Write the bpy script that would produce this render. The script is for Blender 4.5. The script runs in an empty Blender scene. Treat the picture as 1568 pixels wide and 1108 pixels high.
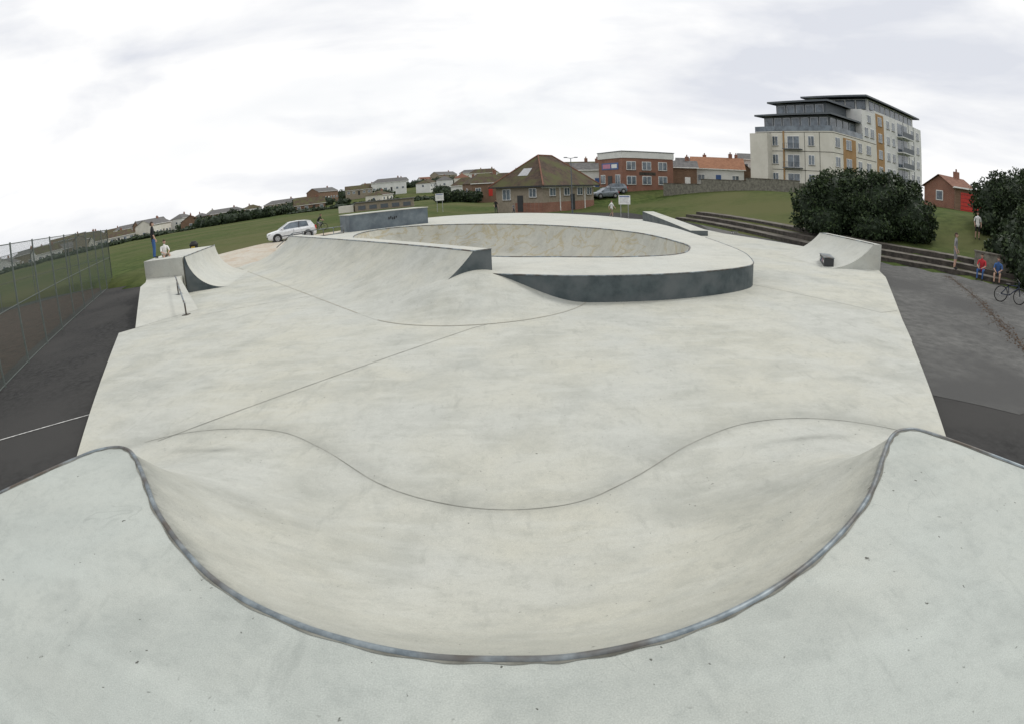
import bpy, bmesh, math, random
import numpy as np
from mathutils import Matrix, Vector
random.seed(7); rng=np.random.default_rng(5)
sc=bpy.context.scene
sc.view_settings.view_transform='Standard'; sc.view_settings.look='None'; sc.view_settings.exposure=0

# ------------------------------------------------------------------ materials
def newmat(name):
    m=bpy.data.materials.new(name); m.use_nodes=True
    nt=m.node_tree; return m,nt,nt.nodes['Principled BSDF']
def noise_mat(name,c1,c2,scale=3.0,rough=.9,detail=6,bump=0,bscale=60,spec=.3,metal=0,c3=None,scale3=.3):
    m,nt,b=newmat(name); N=nt.nodes; L=nt.links
    tc=N.new('ShaderNodeTexCoord'); n=N.new('ShaderNodeTexNoise'); n.inputs['Scale'].default_value=scale; n.inputs['Detail'].default_value=detail
    n.inputs['Roughness'].default_value=.65
    L.new(tc.outputs['Object'],n.inputs['Vector'])
    r=N.new('ShaderNodeValToRGB'); r.color_ramp.elements[0].position=.38; r.color_ramp.elements[1].position=.62
    r.color_ramp.elements[0].color=(*c1,1); r.color_ramp.elements[1].color=(*c2,1)
    L.new(n.outputs['Fac'],r.inputs['Fac']); out=r.outputs['Color']
    if c3:
        n3=N.new('ShaderNodeTexNoise'); n3.inputs['Scale'].default_value=scale3; n3.inputs['Detail'].default_value=4
        L.new(tc.outputs['Object'],n3.inputs['Vector'])
        r3=N.new('ShaderNodeValToRGB'); r3.color_ramp.elements[0].position=.42; r3.color_ramp.elements[1].position=.62
        r3.color_ramp.elements[0].color=(0,0,0,1); r3.color_ramp.elements[1].color=(1,1,1,1)
        L.new(n3.outputs['Fac'],r3.inputs['Fac'])
        mx=N.new('ShaderNodeMixRGB'); L.new(r3.outputs['Color'],mx.inputs['Fac']); L.new(out,mx.inputs[1]); mx.inputs[2].default_value=(*c3,1); out=mx.outputs['Color']
    L.new(out,b.inputs['Base Color']); b.inputs['Roughness'].default_value=rough
    b.inputs['Specular IOR Level'].default_value=spec; b.inputs['Metallic'].default_value=metal
    if bump:
        nb=N.new('ShaderNodeTexNoise'); nb.inputs['Scale'].default_value=bscale; nb.inputs['Detail'].default_value=4
        L.new(tc.outputs['Object'],nb.inputs['Vector'])
        bp=N.new('ShaderNodeBump'); bp.inputs['Strength'].default_value=bump; bp.inputs['Distance'].default_value=.02
        L.new(nb.outputs['Fac'],bp.inputs['Height']); L.new(bp.outputs['Normal'],b.inputs['Normal'])
    return m
def concrete(name,base,dark,warm,speck=.5,stain=.35,yellow=0):
    m,nt,b=newmat(name); N=nt.nodes; L=nt.links
    tc=N.new('ShaderNodeTexCoord')
    def noise(s,d=5,ro=.6,vec=None,dist=0):
        n=N.new('ShaderNodeTexNoise'); n.inputs['Scale'].default_value=s; n.inputs['Detail'].default_value=d; n.inputs['Roughness'].default_value=ro; n.inputs['Distortion'].default_value=dist
        L.new(vec or tc.outputs['Object'],n.inputs['Vector']); return n.outputs['Fac']
    def ramp(f,a,c,v0=0,v1=1):
        r=N.new('ShaderNodeMapRange'); r.inputs[1].default_value=a; r.inputs[2].default_value=c; r.inputs[3].default_value=v0; r.inputs[4].default_value=v1
        L.new(f,r.inputs[0]); return r.outputs[0]
    def mix(fac,a,c,mode='MIX'):
        x=N.new('ShaderNodeMixRGB'); x.blend_type=mode
        if isinstance(fac,float): x.inputs[0].default_value=fac
        else: L.new(fac,x.inputs[0])
        for i,q in ((1,a),(2,c)):
            if isinstance(q,tuple): x.inputs[i].default_value=(*q,1)
            else: L.new(q,x.inputs[i])
        return x.outputs[0]
    def mapv(sc_,rot):
        mp=N.new('ShaderNodeMapping'); mp.inputs['Scale'].default_value=sc_; mp.inputs['Rotation'].default_value=(0,0,rot); L.new(tc.outputs['Object'],mp.inputs['Vector']); return mp.outputs[0]
    def mul(a,c):
        x=N.new('ShaderNodeMath'); x.operation='MULTIPLY'; L.new(a,x.inputs[0]); L.new(c,x.inputs[1]); return x.outputs[0]
    def absn(f):
        ab=N.new('ShaderNodeMath'); ab.operation='ABSOLUTE'; sb=N.new('ShaderNodeMath'); sb.operation='SUBTRACT'; L.new(f,sb.inputs[0]); sb.inputs[1].default_value=.5; L.new(sb.outputs[0],ab.inputs[0]); return ab.outputs[0]
    c=mix(ramp(noise(.3,4),.4,.6),base,warm)
    c=mix(ramp(noise(.7,7,.62,None,.4),.47,.68,0,stain),c,dark)
    c=mix(ramp(noise(3.2,8,.7,None,.3),.50,.70,0,stain*.8),c,dark)
    c=mix(ramp(noise(13,6,.75),.50,.70,0,stain*.6),c,dark)
    c=mix(ramp(noise(1.7,6,.6,mapv((.6,2.2,1),.5)),.50,.70,0,.4),c,tuple(min(1,v*1.15) for v in base))
    c=mix(ramp(noise(2.3,6,.65,mapv((1.8,.5,1),-.35)),.59,.72,0,stain*.75),c,tuple(v*.88 for v in dark))
    c=mix(mul(ramp(absn(noise(.8,3,.5,None,1.2)),.0,.003,.3,0),ramp(noise(1.3,2),.54,.6)),c,tuple(v*.7 for v in dark))
    # painted shade under the coping and along the crease, plus smudges, per vertex
    at=N.new('ShaderNodeAttribute'); at.attribute_name='dirt_shade'
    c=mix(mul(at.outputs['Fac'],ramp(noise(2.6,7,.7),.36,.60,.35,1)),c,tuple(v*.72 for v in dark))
    if yellow:
        c=mix(ramp(absn(noise(.5,4,.55,mapv((1,1,1.6),0),.8)),.0,.035,yellow,0),c,(.36,.28,.11)); c=mix(ramp(noise(1.4,6,.7),.56,.7,0,.3),c,(.22,.21,.16))
    for vs_,r0,r1,nsc in ((4.2,.045,.075,2.1),(11,.06,.10,3.3)):
        v=N.new('ShaderNodeTexVoronoi'); v.inputs['Scale'].default_value=vs_; v.inputs['Randomness'].default_value=1
        nz=N.new('ShaderNodeTexNoise'); nz.inputs['Scale'].default_value=28
        L.new(tc.outputs['Object'],nz.inputs['Vector'])
        va=N.new('ShaderNodeVectorMath'); va.operation='MULTIPLY_ADD'; L.new(nz.outputs['Color'],va.inputs[0]); va.inputs[1].default_value=(.05,.05,.05); L.new(tc.outputs['Object'],va.inputs[2])
        L.new(va.outputs[0],v.inputs['Vector'])
        sel=ramp(noise(nsc,2),.51,.59); c=mix(mul(sel,ramp(v.outputs['Distance'],r0,r1,speck,0)),c,(.06,.06,.05))
    g=ramp(noise(120,3,.6),.3,.7,.85,1.13)
    hs=N.new('ShaderNodeHueSaturation'); L.new(g,hs.inputs['Value']); L.new(c,hs.inputs['Color']); c=hs.outputs[0]
    L.new(c,b.inputs['Base Color']); b.inputs['Roughness'].default_value=.75; b.inputs['Specular IOR Level'].default_value=.3
    bp=N.new('ShaderNodeBump'); bp.inputs['Strength'].default_value=.4; bp.inputs['Distance'].default_value=.01
    L.new(noise(45,6,.7),bp.inputs['Height']); 
    bp2=N.new('ShaderNodeBump'); bp2.inputs['Strength'].default_value=.6; bp2.inputs['Distance'].default_value=.07
    L.new(noise(1.8,4,.5),bp2.inputs['Height']); L.new(bp.outputs[0],bp2.inputs['Normal']); L.new(bp2.outputs['Normal'],b.inputs['Normal'])
    return m
def plain(name,c,rough=.6,metal=0,spec=.4):
    v=[min(1,x*1.12) for x in c]; return noise_mat(name,tuple(x*.9 for x in c),tuple(v),scale=4,rough=rough,metal=metal,spec=spec)
M={}
M['floor']=concrete('pale_concrete',(.49,.50,.46),(.36,.37,.335),(.50,.50,.445),.6,.45)
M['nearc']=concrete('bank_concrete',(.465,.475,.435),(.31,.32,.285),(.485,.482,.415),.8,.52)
M['deckc']=concrete('deck_concrete',(.415,.445,.415),(.28,.305,.285),(.44,.46,.42),.9,.52)
M['stain']=concrete('stained_concrete',(.46,.43,.36),(.40,.30,.21),(.50,.48,.42),.5,.8)
M['bowlc']=concrete('bowl_concrete',(.47,.475,.43),(.34,.34,.30),(.49,.48,.41),.5,.5,.5)
M['asphalt']=noise_mat('asphalt',(.026,.026,.026),(.05,.05,.049),scale=5,rough=.95,bump=.5,bscale=90,c3=(.055,.054,.052),scale3=.25,spec=.15)
M['asphalt2']=noise_mat('worn_asphalt',(.095,.095,.092),(.150,.150,.143),scale=2.5,rough=.95,bump=.6,bscale=90,c3=(.085,.085,.083),scale3=.22,spec=.15,detail=10)
M['leaflitter']=noise_mat('leaf_litter',(.06,.035,.02),(.12,.08,.05),scale=9,rough=.95,spec=.05)
M['court']=noise_mat('court_surface',(.045,.035,.03),(.075,.055,.045),scale=2,rough=.95,spec=.1)
M['grass']=noise_mat('grass',(.038,.060,.018),(.085,.11,.035),scale=1.2,rough=1,detail=12,bump=.9,bscale=20,c3=(.10,.105,.045),scale3=.06,spec=.05)
M['steel']=noise_mat('galvanised_steel',(.14,.17,.19),(.27,.31,.33),scale=8,rough=.5,metal=.4,c3=(.10,.085,.07),scale3=2.5)
M['fsteel']=plain('fence_steel',(.12,.14,.13),.6,.3)
M['seam']=noise_mat('joint_dark',(.20,.20,.175),(.36,.36,.32),scale=2.2,rough=.9)
M['copjoint']=noise_mat('coping_joint_dark',(.10,.10,.085),(.24,.24,.21),scale=3,rough=.9)
M['foot']=noise_mat('joint_brown',(.32,.295,.23),(.43,.42,.36),scale=2,rough=.9)
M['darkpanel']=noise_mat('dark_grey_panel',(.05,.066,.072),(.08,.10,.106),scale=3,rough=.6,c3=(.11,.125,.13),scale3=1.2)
M['midpanel']=noise_mat('grey_panel',(.12,.15,.17),(.17,.20,.22),scale=2,rough=.6,c3=(.09,.11,.13),scale3=.8)
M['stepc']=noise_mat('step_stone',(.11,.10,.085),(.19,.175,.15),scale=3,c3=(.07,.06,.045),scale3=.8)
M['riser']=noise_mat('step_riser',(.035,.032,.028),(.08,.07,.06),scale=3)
M['white']=plain('white_paint',(.78,.78,.76),.5)
M['line']=noise_mat('worn_line_paint',(.30,.30,.29),(.6,.6,.58),scale=12)
M['cream']=noise_mat('cream_render',(.62,.60,.53),(.70,.68,.61),scale=.6,rough=.85)
M['whiter']=noise_mat('white_render',(.64,.65,.63),(.74,.74,.72),scale=.5,rough=.85)
M['ochre']=noise_mat('ochre_cladding',(.34,.21,.10),(.41,.26,.13),scale=1)
M['slate']=plain('dark_slate_metal',(.10,.115,.13),.5)
M['glass']=noise_mat('window_glass',(.05,.07,.09),(.16,.20,.24),scale=.8,rough=.12,spec=.8)
M['beige']=noise_mat('beige_brick',(.25,.215,.165),(.32,.275,.215),scale=3)
def brick(name,a,b2,mo):
    m,nt,b=newmat(name); N=nt.nodes;L=nt.links
    tc=N.new('ShaderNodeTexCoord'); sp=N.new('ShaderNodeSeparateXYZ'); L.new(tc.outputs['Object'],sp.inputs[0])
    ad=N.new('ShaderNodeMath'); L.new(sp.outputs[0],ad.inputs[0]); L.new(sp.outputs[1],ad.inputs[1])
    cb=N.new('ShaderNodeCombineXYZ'); L.new(ad.outputs[0],cb.inputs[0]); L.new(sp.outputs[2],cb.inputs[1])
    t=N.new('ShaderNodeTexBrick'); t.inputs['Scale'].default_value=4.4; t.inputs['Color1'].default_value=(*a,1); t.inputs['Color2'].default_value=(*b2,1); t.inputs['Mortar'].default_value=(*mo,1); t.inputs['Mortar Size'].default_value=.012
    L.new(cb.outputs[0],t.inputs['Vector'])
    n=N.new('ShaderNodeTexNoise'); n.inputs['Scale'].default_value=.9; n.inputs['Detail'].default_value=6; L.new(tc.outputs['Object'],n.inputs['Vector'])
    mr=N.new('ShaderNodeMapRange'); mr.inputs[3].default_value=.6; mr.inputs[4].default_value=1.3; L.new(n.outputs['Fac'],mr.inputs[0])
    h=N.new('ShaderNodeHueSaturation'); L.new(mr.outputs[0],h.inputs['Value']); L.new(t.outputs[0],h.inputs['Color']); L.new(h.outputs[0],b.inputs['Base Color']); b.inputs['Roughness'].default_value=.9
    return m
M['brick']=brick('red_brick',(.22,.095,.065),(.28,.13,.085),(.26,.22,.18))
M['brown']=brick('brown_brick',(.17,.10,.065),(.23,.14,.09),(.2,.17,.13))
M['stonewall']=noise_mat('flint_wall',(.13,.125,.105),(.24,.23,.19),scale=3,detail=10)
M['tile']=noise_mat('brown_roof_tile',(.055,.04,.03),(.095,.065,.045),scale=2,c3=(.085,.085,.035),scale3=.6)
M['otile']=noise_mat('orange_roof_tile',(.25,.12,.07),(.33,.165,.095),scale=2)
M['rtile']=noise_mat('red_roof_tile',(.16,.075,.05),(.22,.11,.075),scale=2)
M['stile']=noise_mat('slate_roof_tile',(.10,.10,.10),(.16,.155,.15),scale=2)
M['black']=plain('black_rubber',(.02,.02,.02),.7)
M['dark']=plain('dark_plastic',(.03,.032,.035),.5)
M['red']=plain('red_paint',(.5,.04,.03),.4)
M['blue']=plain('blue_paint',(.05,.11,.28),.5)
M['pink']=plain('pink_paint',(.5,.2,.3),.5)
M['yellow']=plain('yellow_paint',(.6,.42,.05),.5)
M['carw']=plain('white_car_paint',(.70,.72,.74),.25,0,.6)
M['cars']=plain('silver_car_paint',(.20,.23,.26),.3,.3,.6)
M['hub']=plain('alloy_wheel',(.40,.41,.42),.35,.5)
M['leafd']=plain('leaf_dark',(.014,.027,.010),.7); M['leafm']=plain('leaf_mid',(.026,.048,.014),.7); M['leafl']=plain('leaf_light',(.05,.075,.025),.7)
M['bark']=plain('bark',(.08,.06,.04),.9)
M['skin']=plain('skin',(.5,.32,.24),.6); M['hairb']=plain('brown_hair',(.05,.03,.02),.8)
for k,c in dict(cwhite=(.75,.75,.73),cblue=(.05,.12,.30),cnavy=(.02,.03,.06),cblack=(.02,.02,.022),cgrey=(.22,.22,.23),cred=(.5,.04,.05),ckhaki=(.25,.20,.13),cgreen=(.06,.13,.05)).items(): M[k]=plain('cloth_'+k[1:],c,.9)
m,nt,b=newmat('chain_link_mesh'); N=nt.nodes; L=nt.links
uv=N.new('ShaderNodeUVMap'); sp=N.new('ShaderNodeSeparateXYZ'); L.new(uv.outputs[0],sp.inputs[0])
def mth(op,a,c=None):
    x=N.new('ShaderNodeMath'); x.operation=op
    for i,q in enumerate([a,c]):
        if q is None: continue
        if isinstance(q,(int,float)): x.inputs[i].default_value=q
        else: L.new(q,x.inputs[i])
    return x.outputs[0]
def stripe(s):
    k=mth('FRACT',mth('MULTIPLY',s,12.0)); return mth('LESS_THAN',k,.17)
s1=stripe(mth('ADD',sp.outputs[0],sp.outputs[1])); s2=stripe(mth('SUBTRACT',mth('ADD',sp.outputs[0],100),sp.outputs[1]))
fac=mth('MAXIMUM',s1,s2)
tr=N.new('ShaderNodeBsdfTransparent'); mx=N.new('ShaderNodeMixShader'); L.new(fac,mx.inputs[0]); L.new(tr.outputs[0],mx.inputs[1]); L.new(b.outputs[0],mx.inputs[2])
b.inputs['Base Color'].default_value=(.05,.07,.055,1); b.inputs['Roughness'].default_value=.7
L.new(mx.outputs[0],N['Material Output'].inputs[0]); M['link']=m

# ------------------------------------------------------------------ mesh builder
class MB:
    def __init__(s): s.v=[]; s.f=[]; s.m=[]; s.mats=[]; s.T=Matrix.Identity(4)
    def mi(s,k):
        if k not in s.mats: s.mats.append(k)
        return s.mats.index(k)
    def add(s,vs,fs,k):
        o=len(s.v); s.v+= [tuple(s.T@Vector(p)) for p in vs]
        i=s.mi(k)
        for f in fs: s.f.append([o+a for a in f]); s.m.append(i)
    def box(s,c,d,k,rot=0,taper=1):
        cx,cy,cz=c; a,b2,h=d[0]/2,d[1]/2,d[2]/2; cr,sr=math.cos(rot),math.sin(rot); vs=[]
        for z,t in((-h,1),(h,taper)):
            for x,y in((-a,-b2),(a,-b2),(a,b2),(-a,b2)):
                x*=t;y*=t; vs.append((cx+x*cr-y*sr,cy+x*sr+y*cr,cz+z))
        s.add(vs,[(3,2,1,0),(4,5,6,7),(0,1,5,4),(1,2,6,5),(2,3,7,6),(3,0,4,7)],k)
    def tube(s,p0,p1,r0,r1,k,n=8):
        p0,p1=Vector(p0),Vector(p1); d=(p1-p0).normalized(); a=d.orthogonal().normalized(); b2=d.cross(a); vs=[]
        for p,r in((p0,r0),(p1,r1)):
            for i in range(n):
                t=2*math.pi*i/n; vs.append(p+a*math.cos(t)*r+b2*math.sin(t)*r)
        fs=[(i,(i+1)%n,n+(i+1)%n,n+i) for i in range(n)]+[tuple(range(n))[::-1],tuple(range(n,2*n))]
        s.add(vs,fs,k)
    def path(s,pts,r,k,n=8,closed=False):
        pts=[Vector(p) for p in pts]; N_=len(pts); vs=[]
        for i,p in enumerate(pts):
            q0=pts[(i-1)%N_] if (closed or i>0) else p; q1=pts[(i+1)%N_] if (closed or i<N_-1) else p
            d=(q1-q0).normalized(); a=d.cross(Vector((0,0,1)))
            if a.length<.01: a=Vector((1,0,0))
            a.normalize(); b2=a.cross(d)
            for j in range(n):
                t=2*math.pi*j/n; vs.append(p+a*math.cos(t)*r+b2*math.sin(t)*r)
        fs=[]
        for i in range(N_ if closed else N_-1):
            for j in range(n):
                A_=i*n; B_=((i+1)%N_)*n; fs.append((A_+j,A_+(j+1)%n,B_+(j+1)%n,B_+j))
        if not closed: fs+= [tuple(range(n))[::-1],tuple(range((N_-1)*n,N_*n))]
        s.add(vs,fs,k)
    def prism(s,poly,z0,z1,kside,ktop=None,bottom=False):
        n=len(poly); vs=[(x,y,z0) for x,y in poly]+[(x,y,z1) for x,y in poly]
        s.add(vs,[(i,(i+1)%n,n+(i+1)%n,n+i) for i in range(n)],kside)
        tri=tess(poly); s.add([(x,y,z1) for x,y in poly],tri,ktop or kside)
    def build(s,name,parent=None,smooth=False,loc=None):
        me=bpy.data.meshes.new(name); me.from_pydata(s.v,[],s.f)
        for k in s.mats: me.materials.append(M[k])
        me.polygons.foreach_set('material_index',s.m)
        if smooth: me.polygons.foreach_set('use_smooth',[True]*len(s.f))
        me.update(); ob=bpy.data.objects.new(name,me); sc.collection.objects.link(ob)
        if parent: ob.parent=parent
        if loc: ob.location=loc
        return ob
from mathutils.geometry import tessellate_polygon
def tess(poly): return [tuple(t) for t in tessellate_polygon([[Vector((x,y,0)) for x,y in poly]])]
def tess_holes(outer,hole): return [tuple(t) for t in tessellate_polygon([[Vector((x,y,0)) for x,y in outer],[Vector((x,y,0)) for x,y in hole]])]
def upfix(ob):
    bm=bmesh.new(); bm.from_mesh(ob.data)
    for f in bm.faces:
        f.normal_update()
        if f.normal.z<-.01: f.normal_flip()
    bm.to_mesh(ob.data); bm.free()
def empty(name):
    e=bpy.data.objects.new(name,None); sc.collection.objects.link(e); return e
def catmull(pts,n=6,closed=True):
    out=[]; N_=len(pts)
    for i in range(N_ if closed else N_-1):
        g=lambda j: np.array(pts[j%N_] if closed else pts[min(max(j,0),N_-1)],float)
        p0,p1,p2,p3=g(i-1),g(i),g(i+1),g(i+2)
        for j in range(n):
            t=j/n; q=.5*((2*p1)+(-p0+p2)*t+(2*p0-5*p1+4*p2-p3)*t*t+(-p0+3*p1-3*p2+p3)*t**3); out.append(tuple(q))
    if not closed: out.append(tuple(pts[-1]))
    return out
def segdist(X,Y,poly,closed=True):
    D=np.full(X.shape,1e9); n=len(poly)
    for i in range(n if closed else n-1):
        x0,y0=poly[i]; x1,y1=poly[(i+1)%n]; dx,dy=x1-x0,y1-y0; l=dx*dx+dy*dy+1e-12
        t=np.clip(((X-x0)*dx+(Y-y0)*dy)/l,0,1); D=np.minimum(D,np.hypot(X-x0-t*dx,Y-y0-t*dy))
    return D
def inside(X,Y,poly):
    I=np.zeros(X.shape,bool); n=len(poly)
    for i in range(n):
        x0,y0=poly[i]; x1,y1=poly[(i+1)%n]
        c=((y0>Y)!=(y1>Y)); 
        with np.errstate(divide='ignore',invalid='ignore'): xi=(x1-x0)*(Y-y0)/((y1-y0) if y1!=y0 else 1e-9)+x0
        I^= c&(X<xi)
    return I
def sm(t): t=np.clip(t,0,1); return t*t*(3-2*t)
def arcprof(d,D,H):
    R=(D*D+H*H)/(2*H); q=np.clip(D-d,0,D); return R-np.sqrt(R*R-q*q)
def grid_obj(name,xs,ys,Z,mat,parent=None,planes=(),smooth=True,dirt_shade=None):
    nx,ny=len(xs),len(ys); X,Y=np.meshgrid(xs,ys); co=np.stack([X,Y,Z],-1).reshape(-1,3)
    idx=np.arange(nx*ny).reshape(ny,nx); f=np.stack([idx[:-1,:-1],idx[:-1,1:],idx[1:,1:],idx[1:,:-1]],-1).reshape(-1,4)
    me=bpy.data.meshes.new(name); me.from_pydata(co.tolist(),[],f.tolist()); me.materials.append(M[mat])
    if dirt_shade is not None:
        a=me.attributes.new('dirt_shade','FLOAT','POINT'); a.data.foreach_set('value',dirt_shade.reshape(-1).astype(np.float32))
    if planes:
        bm=bmesh.new(); bm.from_mesh(me)
        for co_,no in planes:
            bmesh.ops.bisect_plane(bm,geom=bm.verts[:]+bm.edges[:]+bm.faces[:],plane_co=co_,plane_no=no,clear_outer=True)
        bm.to_mesh(me); bm.free()
    if smooth: me.polygons.foreach_set('use_smooth',[True]*len(me.polygons))
    me.update(); ob=bpy.data.objects.new(name,me); sc.collection.objects.link(ob)
    if parent: ob.parent=parent
    return ob

# ------------------------------------------------------------------ terrain
STEP=[(12,120),(14.5,66),(16.9,48),(17.9,30.9),(19.7,25.4),(23.3,21.2),(25.4,18.4),(40,4),(70,-30)]
RIGHTPOLY=STEP+[(3000,-30),(3000,3000),(12,3000)]
def g(X,Y):
    X=np.asarray(X,float); Y=np.asarray(Y,float)
    s=segdist(X,Y,STEP,False)*np.where(inside(X,Y,RIGHTPOLY),1,-1)
    a=np.where(s>0,.72*sm(s/3.0)+2.5*sm((s-3)/17)+1.0*sm((s-20)/40),0)
    b=3.0*sm((Y-74)/18)*sm((X-3)/10)
    t=(X+18)*-.85+(Y-26)*.53
    c=.6*sm(t/9)*sm((Y-27)/7)*sm((-4-X)/8)
    d=9*sm((Y-190)/230)*sm((X+150)/90)
    return np.maximum(np.maximum(a,b),np.maximum(c,d))
def G(x,y): return float(g(np.array([x]),np.array([y]))[0])

RIM=catmull([(-.5,19.6),(1.6,18.75),(3.7,18.3),(5.7,18.8),(6.8,20.4),(7.2,22.8),(6.2,28.4),(2.2,34.5),(-3.4,39.2),(-7.6,40.4),(-9.6,38.4),(-9.3,33.8),(-6.2,27.4),(-2.9,22.2)],8)
FLOOR=[(-9.51,10),(-12.7,14.7),(-12.3,15.2),(-15.2,19.7),(-15.8,21.1),(-18.5,25.5),(-12.9,34),(-13.5,42),(-10,52),(-5,61),(2,62),(9,54),(13.5,48.7),(14.5,36),(17,29),(16.9,25.8),(16.4,20.9),(15.3,18.9),(10.5,12),(9.18,10)]
ASPH=[(14.5,66),(16.9,48),(17.9,30.9),(19.7,25.4),(23.3,21.2),(25.4,18.4),(40,4),(40,-30),(-90,-30),(-90,18),(-29.5,34.0),(-18.5,28),(-15,40),(-14,55),(-6,72)]
xs=np.unique(np.concatenate([np.linspace(-3000,-320,18),np.linspace(-300,-80,12),np.arange(-78,110,1.6),np.linspace(115,400,16),np.linspace(450,3000,12)]))
ys=np.unique(np.concatenate([np.linspace(-1500,-60,10),np.arange(-50,125,1.6),np.linspace(130,500,26),np.linspace(560,3500,14)]))
X,Y=np.meshgrid(xs,ys); Z=g(X,Y)
for poly in (ASPH,FLOOR):
    ins=inside(X,Y,poly)&(segdist(X,Y,poly)>2.3); Z=np.where(ins,-2.6,Z)
grid_obj('ground',xs,ys,Z,'grass')
mb=MB(); mb.add([(x,y,.012) for x,y in ASPH+RIM],tess_holes(ASPH,RIM),'asphalt'); upfix(mb.build('asphalt_ground'))
wob=[(20.5+ -1.32*i+ .12*math.sin(i*2.3),2.6+.42*i+.16*math.sin(i*1.7+1)) for i in range(1,9)]
PATH=[(16.6,47),(17.75,30.7),(19.55,25.3),(23.1,21.1),(25.2,18.3),(39.8,4),(39.8,-2),(21,2.4)]+wob+[(8.9,6.0),(8.3,6.6),(7.4,7.4),(8.6,9.6),(10.2,12),(15,19),(16,21),(16.6,26),(16.6,29),(14.2,36)]
mb=MB(); mb.add([(x,y,.018) for x,y in PATH],tess(PATH),'asphalt2'); upfix(mb.build('path'))
mb=MB(); C=[(-14.2,9),(-28.2,32),(-44,22),(-44,-14),(-24,-10)]; mb.add([(x,y,.018) for x,y in C],tess(C),'court'); upfix(mb.build('sports_court'))
def strip(mb,p,q,w,z,k):
    p=Vector((p[0],p[1],0));q=Vector((q[0],q[1],0)); n=(q-p).normalized().cross(Vector((0,0,1)))*w/2
    mb.add([(p-n)[:2]+(z,),(p+n)[:2]+(z,),(q+n)[:2]+(z,),(q-n)[:2]+(z,)],[(0,1,2,3)],k)
def ribbon(mb,pts,w,z,k):
    pts=[np.array(p,float) for p in pts]; vs=[]
    for i,p in enumerate(pts):
        t=pts[min(i+1,len(pts)-1)]-pts[max(i-1,0)]; t/=np.linalg.norm(t)+1e-9; n=np.array([-t[1],t[0]])*w/2
        vs+=[(*(p-n),z),(*(p+n),z)]
    mb.add(vs,[(2*i,2*i+1,2*i+3,2*i+2) for i in range(len(pts)-1)],k)
mb=MB(); strip(mb,(-14,3.7),(-8.35,8.15),.05,.024,'line'); upfix(mb.build('painted_line'))
mb=MB()
pp=catmull([(21.6,21.0),(18.5,16.2),(16.0,12.8),(13.8,9.7),(12.4,7.0)],10,False)
for p_ in pp:
    for q_ in range(24):
        x=p_[0]+random.gauss(0,.14)+random.uniform(-.2,.2); y=p_[1]+random.gauss(0,.14)+random.uniform(-.3,.3); s_=random.uniform(.02,.06); a=random.uniform(0,6.28)
        mb.add([(x-s_*math.cos(a),y-s_*math.sin(a),.03),(x+s_*.6*math.sin(a),y-s_*.6*math.cos(a),.026),(x+s_*math.cos(a),y+s_*math.sin(a),.036),(x-s_*.6*math.sin(a),y+s_*.6*math.cos(a),.026)],[(0,1,2,3)],'leaflitter')
ribbon(mb,pp,.10,.023,'riser'); mb.build('leaf_litter')

# ------------------------------------------------------------------ skatepark
park=empty('skatepark')
DECKF=[(-5.5,1.2),(-4.6,2.8),(-4.15,3.55),(-3.95,3.8),(-3.68,3.88),(-3.39,3.72),(-2.97,3.3),(-2.49,2.8),(-1.78,2.23),(-1.16,1.93),(-.54,1.76),(-.06,1.72),(.27,1.72),(.74,1.8),(1.25,1.98),(1.77,2.26),(2.34,2.68),(2.87,3.22),(3.15,3.48),(3.37,3.56),(3.6,3.42),(4.12,2.55),(5.0,1.0)]
DF=catmull(DECKF,8,False)
DECK=DF+[(7.2,-4),(-8,-4)]
CONT=catmull([(-8.6,1.0),(-7.7,3.2),(-6.7,5.4),(-5.5,6.65),(-4.5,7.05),(-3.4,6.98),(-2.5,6.38),(-1.45,5.4),(-.45,4.93),(.5,4.92),(1.25,5.35),(2.2,6.12),(3.2,6.58),(4.3,6.5),(5.3,5.9),(6.2,4.8),(7.1,2.8),(7.8,1.0)],8,False)
HN=1.2
CPOLY=CONT+[(7.8,-4),(-8.6,-4)]
def near_z(X,Y,want_dirt_shade=False):
    d=segdist(X,Y,DF,False); ins=inside(X,Y,DECK); e=segdist(X,Y,CONT,False); inn=inside(X,Y,CPOLY)
    t=d/(d+e+1e-9); z=.2+HN*(.62*(1-t)**2+.38*(1-t)**3.4)
    z+= .05*np.exp(-(((X+3.6)/.9)**2+((Y-5.9)/.45)**2))+.05*np.exp(-(((X-3.5)/.9)**2+((Y-5.6)/.4)**2))
    z=np.where(inn,z,.2-.05*np.exp(-((X/1.8)**2+((Y-6.0)/1.1)**2))*sm(e/.5))
    z=np.where(ins,.2+HN-.02-np.minimum(d*.9,.5),z)
    if want_dirt_shade:
        D=.42*np.exp(-(e/np.where(inn,.10,.30))**2)+.75*np.exp(-(d/.10)**2)+.35*np.exp(-(d/.45)**2)  # soft shading painted at crease and coping; terms below add smudges
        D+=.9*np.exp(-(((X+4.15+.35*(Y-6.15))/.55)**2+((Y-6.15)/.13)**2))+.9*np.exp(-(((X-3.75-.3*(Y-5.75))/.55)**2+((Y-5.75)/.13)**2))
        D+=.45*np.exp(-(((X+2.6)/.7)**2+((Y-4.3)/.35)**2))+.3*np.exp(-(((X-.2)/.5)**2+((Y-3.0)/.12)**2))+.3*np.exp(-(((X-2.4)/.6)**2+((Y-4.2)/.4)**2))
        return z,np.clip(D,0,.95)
    return z
def lineplane(p,q,sign):
    d=Vector((q[0]-p[0],q[1]-p[1],0)).normalized(); n=Vector((d.y,-d.x,0))*sign; return (Vector((p[0],p[1],0)),n)
gx=np.arange(-9.7,9.5,.06); gy=np.arange(.6,10.001,.06); gy=np.append(gy[:-1],10.0)
X,Y=np.meshgrid(gx,gy); Z,DI=near_z(X,Y,True); Z[-1,:]=.2
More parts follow.
